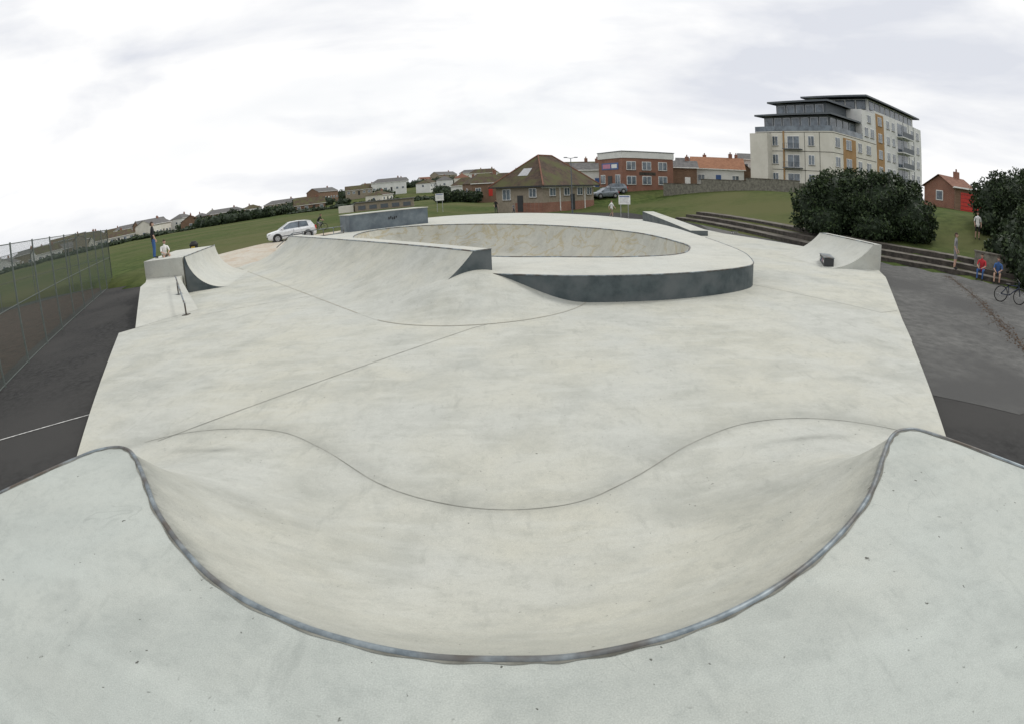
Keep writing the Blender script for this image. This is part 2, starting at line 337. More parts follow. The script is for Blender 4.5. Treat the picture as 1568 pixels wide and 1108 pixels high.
grid_obj('curved_bank',gx,gy,Z,'nearc',park,[lineplane((-12.7,14.7),(-6.8,6.0),1),lineplane((4.15,2.55),(10.5,12),1)],True,DI)
mb=MB(); mb.prism(DECK[::-1],0,1.4,'deckc'); o=mb.build('viewing_deck',park); upfix(o)
mb=MB(); mb.path([(x,y,1.397) for x,y in DF],.021,'steel',10)
o=mb.build('steel_coping',park,True)
mb=MB()
vs=[]
for i,p in enumerate(DF):
    a=np.array(DF[max(i-1,0)]);b_=np.array(DF[min(i+1,len(DF)-1)]); t=(b_-a)/np.linalg.norm(b_-a); n=np.array([t[1],-t[0]]); a=np.array(p)+n*.018; b_=np.array(p)+n*(.031+.006*math.sin(i*1.3))
    vs+=[(a[0],a[1],1.404),(b_[0],b_[1],1.404)]
mb.add(vs,[(2*i,2*i+1,2*i+3,2*i+2) for i in range(len(DF)-1)],'copjoint'); upfix(mb.build('coping_joint',park))
mb=MB(); mb.add([(x,y,.2) for x,y in FLOOR+RIM],tess_holes(FLOOR,RIM),'nearc')
n=len(FLOOR); 
mb.add([(x,y,.2) for x,y in FLOOR]+[(x,y,0) for x,y in FLOOR],[(i,(i+1)%n,n+(i+1)%n,n+i) for i in range(n-1)],'nearc')
upfix(mb.build('flat_floor',park))
mb=MB()
for P0,P1 in (((-4.2,2.2),(-9.51,10)),((3.9,2.2),(9.18,10))):
    k=40; vs=[]
    XX=np.array([P0[0]+(P1[0]-P0[0])*i/k for i in range(k+1)]); YY=np.array([P0[1]+(P1[1]-P0[1])*i/k for i in range(k+1)]); ZZ=near_z(XX,YY)
    for x,y,z in zip(XX,YY,ZZ): vs+=[(x,y,0),(x,y,float(z))]
    mb.add(vs,[(2*i,2*i+1,2*i+3,2*i+2) for i in range(k)],'nearc')
mb.build('floor_edge',park)
UF=[(-18.5,25.5),(-24.6,34.2),(-19.0,41.6),(-15.5,54),(-12,58),(-12.9,34)]
ux=np.arange(-26,-10,.5); uy=np.arange(24,60,.5); X,Y=np.meshgrid(ux,uy); Z=.2+(g(X,Y))*.75
grid_obj('upper_floor',ux,uy,Z+.006,'stain',park,[lineplane(UF[i],UF[(i+1)%6],-1) for i in range(6)])
mb=MB()
ribbon(mb,[p for p in CONT if -5.7<p[0]<5.5 and p[1]>4.5],.012,.2045,'seam')
for a,b_ in (((-5.4,6.6),(-.85,12.4)),((7.9,16.9),(10.3,12.8)),((10.3,12.8),(11.1,13.0)),((-.85,12.4),(1.75,14.7)),((-12.3,15.2),(-6.5,18.1)),):
    strip(mb,a,b_,.018,.2055,'seam')
upfix(mb.build('floor_joints',park))
# main quarter pipe
qa=empty('quarter_pipe'); P0=np.array([-.95,15.9]); U=np.array([-.6,.8]); Nn=np.array([-.8,-.6]); LS=19.3; HA=1.35; DA=3.25
rows=24
def z_a(d): return .203+float(arcprof(np.array([d]),DA,HA)[0])
cols=[(P0+U*s,Nn) for s in np.linspace(0,LS,40)]
for a in np.linspace(0,math.pi*.75,18)[1:]:
    cols.append((P0+U*LS,Nn*math.cos(a)+U*math.sin(a)))
vs=[];fs=[]
for p,nn in cols:
    for j in range(rows+1):
        dd=DA*j/rows; q=p+nn*dd; vs.append((q[0],q[1],z_a(dd)))
for i in range(len(cols)-1):
    for j in range(rows): A_=i*(rows+1)+j; fs.append((A_,A_+1,A_+rows+2,A_+rows+1))
mb=MB(); mb.add(vs,fs,'nearc'); o=mb.build('transition',qa,True); upfix(o)
mb=MB(); foot=[tuple(p+nn*DA) for p,nn in cols][2:]; ribbon(mb,foot,.03,.2068,'foot')
ribbon(mb,[(P0[0]+3.22*math.cos(a),P0[1]+3.22*math.sin(a)) for a in np.linspace(math.radians(222),math.radians(338),40)],.03,.2088,'foot'); upfix(mb.build('foot_joint',qa))
mb=MB(); W=.62; B0=P0-Nn*W; P1=P0+U*LS; B1=P1-Nn*W
mb.add([(*P0,1.553),(*P1,1.553),(*B1,1.553),(*B0,1.553)],[(0,1,2,3)],'floor')
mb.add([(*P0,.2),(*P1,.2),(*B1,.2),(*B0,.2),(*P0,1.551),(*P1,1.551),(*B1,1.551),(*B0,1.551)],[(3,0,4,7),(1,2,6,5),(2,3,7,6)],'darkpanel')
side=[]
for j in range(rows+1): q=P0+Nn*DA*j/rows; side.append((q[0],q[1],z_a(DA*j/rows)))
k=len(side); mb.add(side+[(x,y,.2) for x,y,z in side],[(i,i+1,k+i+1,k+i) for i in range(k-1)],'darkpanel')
mb.path([(*P0,1.55),(*P1,1.55)],.025,'steel'); mb.path([(*P0,1.55),(*B0,1.55)],.02,'steel')
mb.build('ledge_top_and_sides',qa)
vs=[];R=3.25;nr=26;na=60
for j in range(nr+1):
    r=R*j/nr; z=.204+.80*float(1-sm(np.array([r/R]))[0])
    for i in range(na):
        a=2*math.pi*i/na; vs.append((P0[0]+r*math.cos(a),P0[1]+r*math.sin(a),z))
keep=[]
for j in range(nr):
    for i in range(na):
        A_=j*na+i; B_=j*na+(i+1)%na; C_=(j+1)*na+(i+1)%na; D_=(j+1)*na+i
        x=(vs[A_][0]+vs[C_][0])/2; y=(vs[A_][1]+vs[C_][1])/2
        dd=np.array([x,y])-P0
        if dd@U<.9 and y<17.5: keep.append((A_,B_,C_,D_))
mb=MB(); mb.add(vs,keep,'nearc'); upfix(mb.build('rounded_hip',qa,True))
# raised bowl
bw=empty('concrete_bowl')
DO=catmull([(-.42,15.6),(1.7,14.75),(3.9,14.65),(6.1,15.35),(7.6,16.4),(8.25,17.8)],6,False)+catmull([(8.25,17.8),(8.9,20.5),(9.3,26.6),(9.4,34),(8.2,41),(5.4,47),(.9,52),(-5.5,53),(-9.5,49),(-12.4,42)],5,False)[1:]+[(-12.6,32.5),(-11.9,31.55),(-.45,16.28)]
mb=MB(); mb.add([(x,y,.92) for x,y in DO+RIM],tess_holes(DO,RIM),'floor')
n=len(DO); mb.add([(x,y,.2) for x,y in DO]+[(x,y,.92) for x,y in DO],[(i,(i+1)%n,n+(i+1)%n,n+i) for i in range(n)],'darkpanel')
upfix(mb.build('bowl_deck',bw))
mb=MB(); mb.path([(x,y,.915) for x,y in DO[:40]],.02,'steel'); mb.path([(x,y,.922) for x,y in RIM],.03,'steel',8,True); mb.build('bowl_coping',bw,True)
cen=np.array([-.8,28.5]); rim=np.array(RIM); tt=np.concatenate([[0,.3,.5],np.linspace(.55,1,26)]); vs=[]
for t in tt:
    q=cen+(rim-cen)*t; dd=segdist(q[:,0],q[:,1],RIM); z=.92-1.9+arcprof(dd,2.3,1.9) if t<1 else np.full(len(rim),.92)
    vs+=[(a,b_,float(c)) for (a,b_),c in zip(q,z)]
n=len(rim); fs=[(j*n+i,j*n+(i+1)%n,(j+1)*n+(i+1)%n,(j+1)*n+i) for j in range(len(tt)-1) for i in range(n)]
mb=MB(); mb.add(vs,fs,'bowlc'); upfix(mb.build('bowl_interior',bw,True))
mb=MB(); p=Vector((-11.1,39.6)); q=Vector((-5.9,43.2)); dd=(q-p).normalized(); nn=Vector((-dd.y,dd.x)); r2=q+nn*2.2; r1=p+nn*2.2
mb.prism([tuple(p),tuple(q),tuple(r2),tuple(r1)],.2,2.12,'midpanel','midpanel'); 
pp=[tuple(p-dd*.05-nn*.05),tuple(q+dd*.05-nn*.05),tuple(r2+dd*.05+nn*.05),tuple(r1-dd*.05+nn*.05)]
mb.prism(pp,2.12,2.17,'floor','floor')
for i in range(5): 
    a=p+dd*(3.1+.15*i)-nn*.012; mb.box((a.x,a.y,1.6+.05*math.sin(i*2)),(.09,.01,.18+.08*math.sin(i*3)),'black',math.atan2(dd.y,dd.x))
mb.build('skate_box')
mb=MB()
for i in range(6):
    x=-14.6+.62*i; y=37.0+.45*i; mb.tube((x,y,.5),(x,y,1.45),.03,.03,'steel')
for z in(.95,1.42): mb.tube((-14.6,37,z),(-11.5,39.25,z),.03,.03,'steel')
mb.tube((-15.6,36.3,.6),(-14.6,37,1.42),.03,.03,'steel')
mb.build('metal_railing')
mb=MB(); V=[(11.4,34.0,.2),(12.6,34.0,.2),(12.9,48.7,.2),(11.9,48.7,.2),(11.4,34.0,.52),(12.6,34.0,.52),(12.9,48.7,1.0),(11.9,48.7,1.0)]
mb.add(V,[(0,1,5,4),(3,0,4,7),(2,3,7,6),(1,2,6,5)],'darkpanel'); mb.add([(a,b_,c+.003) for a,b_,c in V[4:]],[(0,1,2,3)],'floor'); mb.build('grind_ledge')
def qramp(name,p0,p1,nn,H,D,base=.2,back=.5,kside='floor'):
    p0=np.array(p0,float);p1=np.array(p1,float);nn=np.array(nn,float);nn/=np.linalg.norm(nn)
    rows=20; vs=[];fs=[]; cols=12
    for i in range(cols+1):
        p=p0+(p1-p0)*i/cols
        for j in range(rows+1):
            d_=D*j/rows; q=p+nn*d_; vs.append((q[0],q[1],base+.003+float(arcprof(np.array([d_]),D,H)[0])))
    for i in range(cols):
        for j in range(rows): A_=i*(rows+1)+j; fs.append((A_,A_+1,A_+rows+2,A_+rows+1))
    e=empty(name); mb=MB(); mb.add(vs,fs,'floor'); upfix(mb.build('ramp_surface',e,True))
    mb=MB()
    for i,p in((0,p0),(cols,p1)):
        s_=vs[i*(rows+1):(i+1)*(rows+1)]; b=p-nn*back; s_=[(b[0],b[1],base+.003+H)]+s_; k=len(s_)
        mb.add(s_+[(x,y,0) for x,y,z in s_],[(a,a+1,k+a+1,k+a) for a in range(k-1)],kside)
    b0=p0-nn*back;b1=p1-nn*back
    mb.add([(*p0,base+H+.004),(*p1,base+H+.004),(*b1,base+H+.004),(*b0,base+H+.004),(*b1,0),(*b0,0)],[(0,1,2,3),(3,2,4,5)],'floor')
    mb.path([(*p0,base+H),(*p1,base+H)],.025,'steel'); mb.build('ramp_sides',e); return e
qramp('quarter_ramp',(16.05,20.9),(15.9,25.6),(-1,-.05),1.12,2.7)
mb=MB(); mb.box((14.0,21.85,.4),(.45,1.55,.38),'dark',-.42); mb.box((14.0,21.85,.60),(.5,1.6,.03),'steel',-.42)
for i in range(5):
    t=-.55+i*.26; mb.box((14.0-.233*math.cos(.42)+t*math.sin(.42),21.85+.233*math.sin(.42)+t*math.cos(.42),.41+.03*math.sin(i*2)),(.01,.10,.12+.05*math.sin(i*3)),['white','pink','hub','blue','white'][i],-.42)
mb.build('graffiti_ledge')
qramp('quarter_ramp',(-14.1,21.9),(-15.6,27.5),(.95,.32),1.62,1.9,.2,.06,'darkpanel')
pl=empty('raised_platform'); mb=MB()
mb.prism([(-14.22,21.85),(-17.3,22.9),(-18.8,28.3),(-15.72,27.5)][::-1],0,1.815,'floor')
mb.prism([(-13.9,21.0),(-15.3,19.75),(-16.0,21.1),(-17.2,22.85),(-14.3,21.8)][::-1],0,1.0,'floor')
mb.add([(-12.3,15.2,.205),(-10.9,17.4,.205),(-13.9,21.0,1.0),(-15.3,19.75,1.0),(-12.3,15.2,0),(-15.3,19.75,0),(-13.9,21.0,0)],[(0,1,2,3),(0,3,5,4),(1,6,2)],'floor')
upfix(mb.build('platform',pl))
mb=MB()
mb.path([(-10.75,16.3,.62),(-10.9,16.5,.64),(-13.2,19.6,1.2),(-13.5,20.0,1.22)],.03,'steel')
mb.tube((-10.95,16.6,.2),(-10.95,16.6,.65),.03,.03,'steel'); mb.tube((-12.7,18.9,.2),(-12.7,18.9,1.08),.03,.03,'steel'); mb.box((-10.95,16.6,.215),(.24,.24,.02),'steel'); mb.box((-12.7,18.9,.62),(.24,.24,.02),'steel')
mb.build('grind_rail')

# ------------------------------------------------------------------ terraced steps
mb=MB()
def offs(poly,o):
    out=[]
    for i,p in enumerate(poly):
        a=np.array(poly[max(i-1,0)]);b_=np.array(poly[min(i+1,len(poly)-1)]);t=(b_-a)/np.linalg.norm(b_-a); out.append(np.array(p)+np.array([-t[1],t[0]])*o)
    return out
SP=catmull([(16.2,53),(16.9,48),(17.5,38),(17.9,30.9),(19.7,25.4),(23.3,21.2),(25.4,18.4),(33,11),(40,4)],6,False)
for k in range(3):
    A_=offs(SP,k*1.15+.05); B_=offs(SP,(k+1)*1.15+.05); z0=k*.27; z1=z0+.27; n=len(SP)
    if k==2: B_=offs(SP,3*1.15+.1)
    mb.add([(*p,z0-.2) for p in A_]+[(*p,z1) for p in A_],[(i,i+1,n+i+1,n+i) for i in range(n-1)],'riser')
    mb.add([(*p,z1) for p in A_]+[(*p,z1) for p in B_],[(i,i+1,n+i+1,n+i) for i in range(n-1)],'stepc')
upfix(mb.build('terraced_steps'))

# ------------------------------------------------------------------ fence
def fence(name,pts,h,gap=3.0,mat='link'):
    e=empty(name); mb=MB(); me_v=[];me_f=[];uvs=[]
    for (x0,y0),(x1,y1) in zip(pts[:-1],pts[1:]):
        Ln=math.hypot(x1-x0,y1-y0); n=max(1,round(Ln/gap))
        for i in range(n+1):
            x=x0+(x1-x0)*i/n;y=y0+(y1-y0)*i/n; mb.tube((x,y,0),(x,y,h+.05),.035,.035,'fsteel',8)
        for z in(h,h*.5,.08): mb.tube((x0,y0,z),(x1,y1,z),.017,.017,'fsteel',6)
        o=len(me_v); me_v+=[(x0,y0,.05),(x1,y1,.05),(x1,y1,h),(x0,y0,h)]; me_f.append((o,o+1,o+2,o+3)); uvs+=[(0,0),(Ln,0),(Ln,h),(0,h)]
    mb.build('posts_and_rails',e)
    me=bpy.data.meshes.new('mesh_panels'); me.from_pydata(me_v,[],me_f); l=me.uv_layers.new(name='UVMap')
    for i,u in enumerate(uvs): l.data[i].uv=u
    me.materials.append(M[mat]); ob=bpy.data.objects.new('mesh_panels',me); sc.collection.objects.link(ob); ob.parent=e
fence('chain_link_fence',[(-9.5,2.7),(-27.6,32.2)],3.9)
fence('chain_link_fence',[(-27.6,32.2),(-62,13)],3.9,3.2)

# ------------------------------------------------------------------ buildings
class Fr:
    def __init__(s,mb,C,u,z): s.mb=mb; s.C=np.array(C,float); s.u=np.array(u,float)/np.linalg.norm(u); s.n=np.array([s.u[1],-s.u[0]]); s.z=z
    def rect(s,a,b_,z0,z1,k,out=.05,th=.1):
        c=s.C+s.u*(a+b_)/2+s.n*(out-th/2); s.mb.box((c[0],c[1],s.z+(z0+z1)/2),(b_-a,th,z1-z0),k,math.atan2(s.u[1],s.u[0]))
    def win(s,a,w,z0,h,fr='white',bars=1,gl='glass'):
        s.rect(a-.08,a+w+.08,z0-.08,z0+h+.08,fr,.06,.12); s.rect(a,a+w,z0,z0+h,gl,.075,.05)
        for i in range(bars): x=a+w*(i+1)/(bars+1); s.rect(x-.035,x+.035,z0,z0+h,fr,.09,.04)
        s.rect(a-.12,a+w+.12,z0-.14,z0-.085,'stepc',.14,.2)
mb=MB(); C=np.array([46.5,71.1]); v=np.array([.9,.436]); v/=np.linalg.norm(v); u=np.array([-v[1],v[0]]); zb=3.9
mb.T=Matrix.Translation((0,0,zb))@Matrix.Diagonal((1,1,.92,1))@Matrix.Translation((0,0,-zb))
def blk(v0,v1,u0,u1,z0,z1,k,kt=None):
    P=[C+v*a+u*b_ for a,b_ in((v0,u0),(v1,u0),(v1,u1),(v0,u1))]; mb.prism([tuple(p) for p in P],zb+z0,zb+z1,k,kt or 'slate')
blk(0,15,0,15,-2,9.6,'cream'); blk(15,37,-.0,15,-2,15.6,'whiter'); blk(-1.2,0,11.6,15.2,-2,9.2,'cream')
blk(1.3,10,1.3,14,9.6,12.4,'slate'); blk(10,15,.02,14,9.6,15.0,'whiter'); blk(.2,9.9,.2,15.2,12.4,12.7,'slate')
blk(3.5,9.98,3,13,12.7,15.0,'slate'); blk(2.3,14.9,2,14,15.0,15.32,'slate')
blk(15.2,36,1.4,13,15.6,17.9,'whiter'); blk(12.8,37.4,.3,14.2,17.9,18.22,'slate'); 
fv=Fr(mb,C,v,zb); fu=Fr(mb,C+u*15,-u,zb)
for s_ in range(3):
    z=.9+s_*3.15
    for a,w in((1.0,1.6),(3.6,1.0),(6.6,2.2),(10.6,1.0)): 
        fu.win(a,w,z-(.5 if w>2 else 0),1.5+(.5 if w>2 else 0),'white',1)
    fu.rect(6.0,9.4,z-.75,z-.62,'slate',.8,.8)
    for b_ in range(9): fu.rect(6.1+b_*.38,6.13+b_*.38,z-.65,z+.25,'slate',.78,.03)
    fu.rect(6.1,9.3,z+.25,z+.3,'slate',.79,.05)
    for a,w in((.8,1.3),(8.2,1.2),(11.2,1.6)): fv.win(a,w,z,1.5)
for z in(3.0,6.15,9.35): fu.rect(0,15,z,z+.09,'riser',.02,.05); fv.rect(0,15,z,z+.09,'riser',.02,.05)
for a in(3.1,5.6,9.8,12.6): fu.rect(a,a+.07,0,9.4,'riser',.025,.05)
fu.rect(5.7,5.95,0,9.6,'ochre',.12,.2)
fv.rect(3.2,7.4,.2,9.0,'ochre',.035,.1); fv.rect(15.2,18.4,.5,15.2,'ochre',.035,.1)
for s_ in range(3): fv.win(4.2,1.6,.9+s_*3.15,1.5)
fv.win(10.8,1.2,10.4,1.5); fv.win(13,1.2,10.4,1.5); fv.win(12,1.2,13.0,1.3)
fp=Fr(mb,C+v*1.3+u*14,-u,zb); 
for i in range(7): fp.win(.4+i*1.78,1.35,9.9,2.1,'hub',0)
fp2=Fr(mb,C+v*1.3+u*1.3,v,zb)
for i in range(4): fp2.win(.4+i*2.0,1.5,9.9,2.1,'hub',0)
fp3=Fr(mb,C+v*3.5+u*13,-u,zb)
for i in range(5): fp3.win(.4+i*1.9,1.4,13.1,1.5,'hub',0)
fp4=Fr(mb,C+v*15.2+u*1.4,v,zb)
for i in range(9): fp4.win(.5+i*2.2,1.7,16.0,1.6,'slate',0)
fp5=Fr(mb,C+v*15.2+u*13,-u,zb)
for i in range(5): fp5.win(.6+i*2.2,1.7,16.0,1.6,'slate',0)
fu.rect(0,15,9.6,10.5,'glass',.0,.04); fv.rect(0,9.9,9.6,10.5,'glass',.0,.04)
for s_ in range(5):
    z=.9+s_*3.05
    for a,w in((16.1,1.4),(19.6,1.2),(22.0,1.2),(31.4,1.2),(34.2,1.4)): fv.win(a,w,z,1.5)
    fv.rect(24.6,29.4,z-.7,z+1.9,'glass',.01,.1); fv.rect(24.3,29.8,z-.95,z-.75,'whiter',1.4,1.4); fv.rect(24.4,29.7,z-.75,z+.25,'slate',1.36,.04)
    for a in(24.4,27,29.6): fv.rect(a,a+.08,z-.75,z+2.0,'slate',1.36,.08)
ft=Fr(mb,C+v*15+u*15,-u,zb)
for i in range(2):
    for a in(2,6,10): ft.win(a,1.2,10.4+i*2.9,1.4)
mb.build('apartment_block')
mb=MB(); C=np.array([18.,86.1]); v=np.array([.955,.297]); u=np.array([-v[1],v[0]]); zb=2.6
blk(0,9.4,0,8,-1,5.0,'brick'); blk(-.12,9.52,-.12,8.12,5.0,6.0,'whiter'); blk(-.2,9.6,-.2,8.2,6.0,6.12,'slate')
fv=Fr(mb,C,v,zb); fu=Fr(mb,C+u*8,-u,zb)
for a in(.8,3.6,6.6): fv.win(a,1.5,3.2,1.2); fv.win(a,1.5,.9,1.2)
fv.rect(3.0,6.0,2.3,2.8,'riser',.04,.1)
fu.rect(1.2,6.8,3.2,4.3,'blue',.06,.1); fu.rect(1.6,4.2,3.4,4.1,'pink',.08,.05); fu.rect(4.6,6.4,3.45,4.05,'white',.08,.05)
fu.win(.8,1.4,1.0,1.3); fu.win(5.8,1.4,1.0,1.3); fu.rect(3.2,4.6,0,2.2,'dark',.06,.1)
mb.build('brick_building')
mb=MB(); C=np.array([4.6,70.]); v=np.array([.66,.75]); v/=np.linalg.norm(v); u=np.array([-v[1],v[0]]); zb=0.1; LV=11.6; LU=7.6
def q(a,b_): return C+v*a+u*b_
mb.prism([tuple(q(*t)) for t in((0,0),(LV,0),(LV,LU),(0,LU))],zb-.3,zb+3.3,'beige')
fv=Fr(mb,C,v,zb); fu=Fr(mb,C+u*LU,-u,zb)
fv.rect(-.02,LV+.02,-.2,1.15,'brick',.04,.1); fu.rect(3.2,LU+.0,-.2,1.15,'brick',.04,.1)
fv.rect(-.02,LV+.02,2.95,3.3,'white',.03,.1)
for a in(1.5,4.6,7.6,9.9): fv.win(a,1.1,2.0,.9)
fv.rect(6.0,6.9,0,2.1,'dark',.07,.1); fu.win(1.2,1.2,1.6,1.3); fu.rect(3.6,4.5,0,2.1,'dark',.06,.1); fu.win(5.6,1.0,1.9,1.0)
fv.rect(3.5,3.62,0,3.2,'white',.12,.1); fv.rect(9.2,9.32,0,3.2,'white',.12,.1)
o=.7; ze=zb+3.3; zt=zb+7.4; e_=[q(-o,-o),q(LV+o,-o),q(LV+o,LU+o),q(-o,LU+o)]; r1=q(4.3,LU/2); r2=q(7.3,LU/2)
mb.add([(*p,ze) for p in e_]+[(*r1,zt),(*r2,zt)],[(0,1,5,4),(1,2,5),(2,3,4,5),(3,0,4)],'tile')
mb.add([(*p,ze-.18) for p in e_]+[(*p,ze-.004) for p in e_],[(3,2,1,0),(0,1,5,4),(1,2,6,5),(2,3,7,6),(3,0,4,7)],'dark')
for a,b_ in((e_[0],r1),(e_[3],r1),(e_[1],r2)): mb.tube((*a,ze+.03),(*b_,zt+.03),.1,.1,'rtile',6)
mb.tube((*r1,zt+.03),(*r2,zt+.03),.1,.1,'rtile',6)
def rl(a,b_):
    t=(a+o)/(4.3+o); return ze+(zt-ze)*t+.04
mb.add([(*q(.9,3.0),rl(.9,3)),(*q(.9,4.6),rl(.9,4.6)),(*q(2.1,3.1),rl(2.1,3)),(*q(2.1,4.5),rl(2.1,4.5))],[(0,1,3,2)],'hub')
mb.build('hipped_roof_pavilion')

def house(name,x,y,z,rot,w,d_,h,rh,kw,kr,storeys=2,hip=False,extras=True):
    mb=MB(); mb.T=Matrix.Translation((x,y,z))@Matrix.Rotation(rot,4,'Z')
    a,b_=w/2,d_/2; o=.35
    mb.add([(-a,-b_,-3),(a,-b_,-3),(a,b_,-3),(-a,b_,-3),(-a,-b_,h),(a,-b_,h),(a,b_,h),(-a,b_,h)],[(0,1,5,4),(1,2,6,5),(2,3,7,6),(3,0,4,7)],kw)
    ins=b_*.9 if hip else 0
    if not hip: mb.add([(-a,-b_,h),(-a,b_,h),(-a,0,h+rh-.05),(a,-b_,h),(a,b_,h),(a,0,h+rh-.05)],[(0,2,1),(3,4,5)],kw)
    A=a+o;B=b_+o; hh=h-.12
    mb.add([(-A,-B,hh),(A,-B,hh),(A,B,hh),(-A,B,hh),(-A+ins,0,h+rh),(A-ins,0,h+rh)],[(0,1,5,4),(2,3,4,5)]+([(1,2,5),(3,0,4)] if hip else []),kr)
    mb.box((0,-B-.02,hh-.05),(2*A,.06,.16),'white')
    mb.box((a*.55,.2,h+rh),(.7,.6,1.5),'brick'); mb.tube((a*.55,.2,h+rh+.7),(a*.55,.2,h+rh+1.1),.13,.11,'rtile',6)
    n=max(2,int(w/2.6))
    for s_ in range(storeys):
        for i in range(n):
            cx=-a+w*(i+.5)/n; cz=1.4+s_*2.6
            if s_==0 and i==n//2: mb.box((cx,-b_-.03,1.0),(.95,.1,2.0),random.choice(['dark','blue','red','white'])); continue
            mb.box((cx,-b_-.02,cz),(1.35,.1,1.25),'white'); mb.box((cx,-b_-.04,cz),(1.15,.1,1.05),'glass'); mb.box((cx,-b_-.06,cz),(.06,.1,1.05),'white')
        for sgn in(-1,1): mb.box((sgn*(a+.02),0,1.4+s_*2.6),(.1,1.2,1.2),'white'); mb.box((sgn*(a+.04),0,1.4+s_*2.6),(.1,1.0,1.0),'glass')
    return mb.build(name)
def azp(az,d): return d*math.sin(math.radians(az)),d*math.cos(math.radians(az))
x,y=azp(21.3,108); house('orange_roof_house',x,y,3.6,-.3,9.5,7,3.2,2.2,'whiter','otile',1)
x,y=azp(23.3,112); house('orange_roof_house',x,y,3.4,1.1,6,7,3.2,2.6,'brown','otile',1)
x,y=azp(19.1,112); house('terraced_house',x,y,3.3,-.25,7,7,3.2,2.4,'brown','stile',1)
x,y=azp(17.3,102); house('terraced_house',x,y,2.9,-.25,6.5,6,3.8,1.2,'brown','stile',1)
x,y=azp(8.4,104); house('white_cottage',x,y,2.6,-.1,6,5,3.6,1.3,'whiter','stile',1)
x,y=azp(7.2,125); house('terraced_house',x,y,3,-.1,8,6,3.6,2.0,'brown','tile',1)
x,y=azp(25.0,118); house('white_cottage',x,y,3.8,-.5,6,6,5.6,1.2,'whiter','stile')
x,y=azp(45.6,74); house('brick_garage_house',x,y,3.5,.1,5.0,5.5,2.4,1.5,'brick','rtile',1)
x,y=azp(47.6,70); mb=MB(); mb.T=Matrix.Translation((x,y,3.3))@Matrix.Rotation(-.75,4,'Z')
mb.prism([(-2,-1.5),(2,-1.5),(2,1.5),(-2,1.5)],-1,2.6,'brown'); mb.box((0,-1.52,1.1),(2.6,.1,2.2),'red'); mb.box((0,-.2,2.68),(4.4,3.8,.16),'white')
for i in range(5): mb.box((0,-1.58,.3+i*.42),(2.5,.03,.03),'dark')
mb.build('garage')
for az,d_,w,kw,kr in((-1.9,135,9,'brown','tile'),(.2,140,9,'brown','tile'),(-3.8,170,8,'whiter','tile'),(5.6,150,8,'whiter','rtile')):
    x,y=azp(az,d_); house('brown_roof_house',x,y,1.5,-math.radians(az)+random.uniform(-.4,.4),w,7,3.2,2.3,kw,kr,1,True)
x,y=azp(-12.0,118); mb=MB(); mb.T=Matrix.Translation((x,y,.0))@Matrix.Rotation(.15,4,'Z')
mb.prism([(-6,-2),(6,-2),(6,2),(-6,2)],0,2.3,'beige'); mb.box((0,0,2.38),(12.6,4.6,.16),'stile')
for i in range(5): mb.box((-4.6+i*2.3,-2.03,1.3),(1.5,.1,.8),'slate')
mb.prism([(-9.5,-1.5),(-6.4,-1.5),(-6.4,1.5),(-9.5,1.5)],0,2.0,'cream'); mb.build('sports_changing_rooms')
for row,(d0,d1,zz,g0,g1) in enumerate(((215,250,.0,.75,1.15),(280,330,1.8,.7,1.2),(380,440,1.5,.8,1.5))):
    az=-57.0+row*.7
    while az<-1.5:
        d_=random.uniform(d0,d1)
        w=random.uniform(8,18)*(1+.12*row); step=math.degrees(w/d_)*random.uniform(g0,g1)
        if -31<az<-22 and row==0: az+=step; continue
        if row==2 and az<-32: az+=step; continue
        if row==0 and az>-20 and random.random()<.4: az+=step*1.5; continue
        x,y=azp(az,d_); z=G(x,y)+zz
        kw=random.choice(['whiter','whiter','cream','beige','brown']); kr=random.choice(['tile','rtile','stile','stile','tile'])
        house('distant_house',x,y,z,-math.radians(az)+random.choice([0,0,1.3])+random.uniform(-.5,.5),w,8,random.choice([2.6,3.0,4.4]) if row==0 else random.choice([2.8,3.6,4.8]),random.uniform(1.6,2.6),kw,kr,1,random.random()<.4)
        az+=step
mb=MB(); WP=[(24.0,84),(28,78),(32,71),(37,65)]
for (x0,y0),(x1,y1) in zip(WP[:-1],WP[1:]):
    L_=math.hypot(x1-x0,y1-y0); z0=G((x0+x1)/2,(y0+y1)/2); mb.box(((x0+x1)/2,(y0+y1)/2,z0+.45),(L_+.05,.35,2.1),'stonewall',math.atan2(y1-y0,x1-x0)); mb.box(((x0+x1)/2,(y0+y1)/2,z0+1.55),(L_+.08,.45,.1),'stepc',math.atan2(y1-y0,x1-x0))
mb.build('garden_wall')
mb=MB()
for (x0,y0),(x1,y1) in (((37.05,64.9),(41,66)),((41,66),(46,66))):
    L_=math.hypot(x1-x0,y1-y0); mb.box(((x0+x1)/2,(y0+y1)/2,3.6),(L_,.3,1.8),'stonewall',math.atan2(y1-y0,x1-x0))
mb.build('boundary_wall')
mb=MB(); mb.box((27.4,20.0,.75),(6.5,.4,1.1),'stonewall',math.atan2(-6,6.2)); mb.box((27.4,20.0,1.33),(6.6,.5,.08),'stepc',math.atan2(-6,6.2)); mb.build('low_wall')

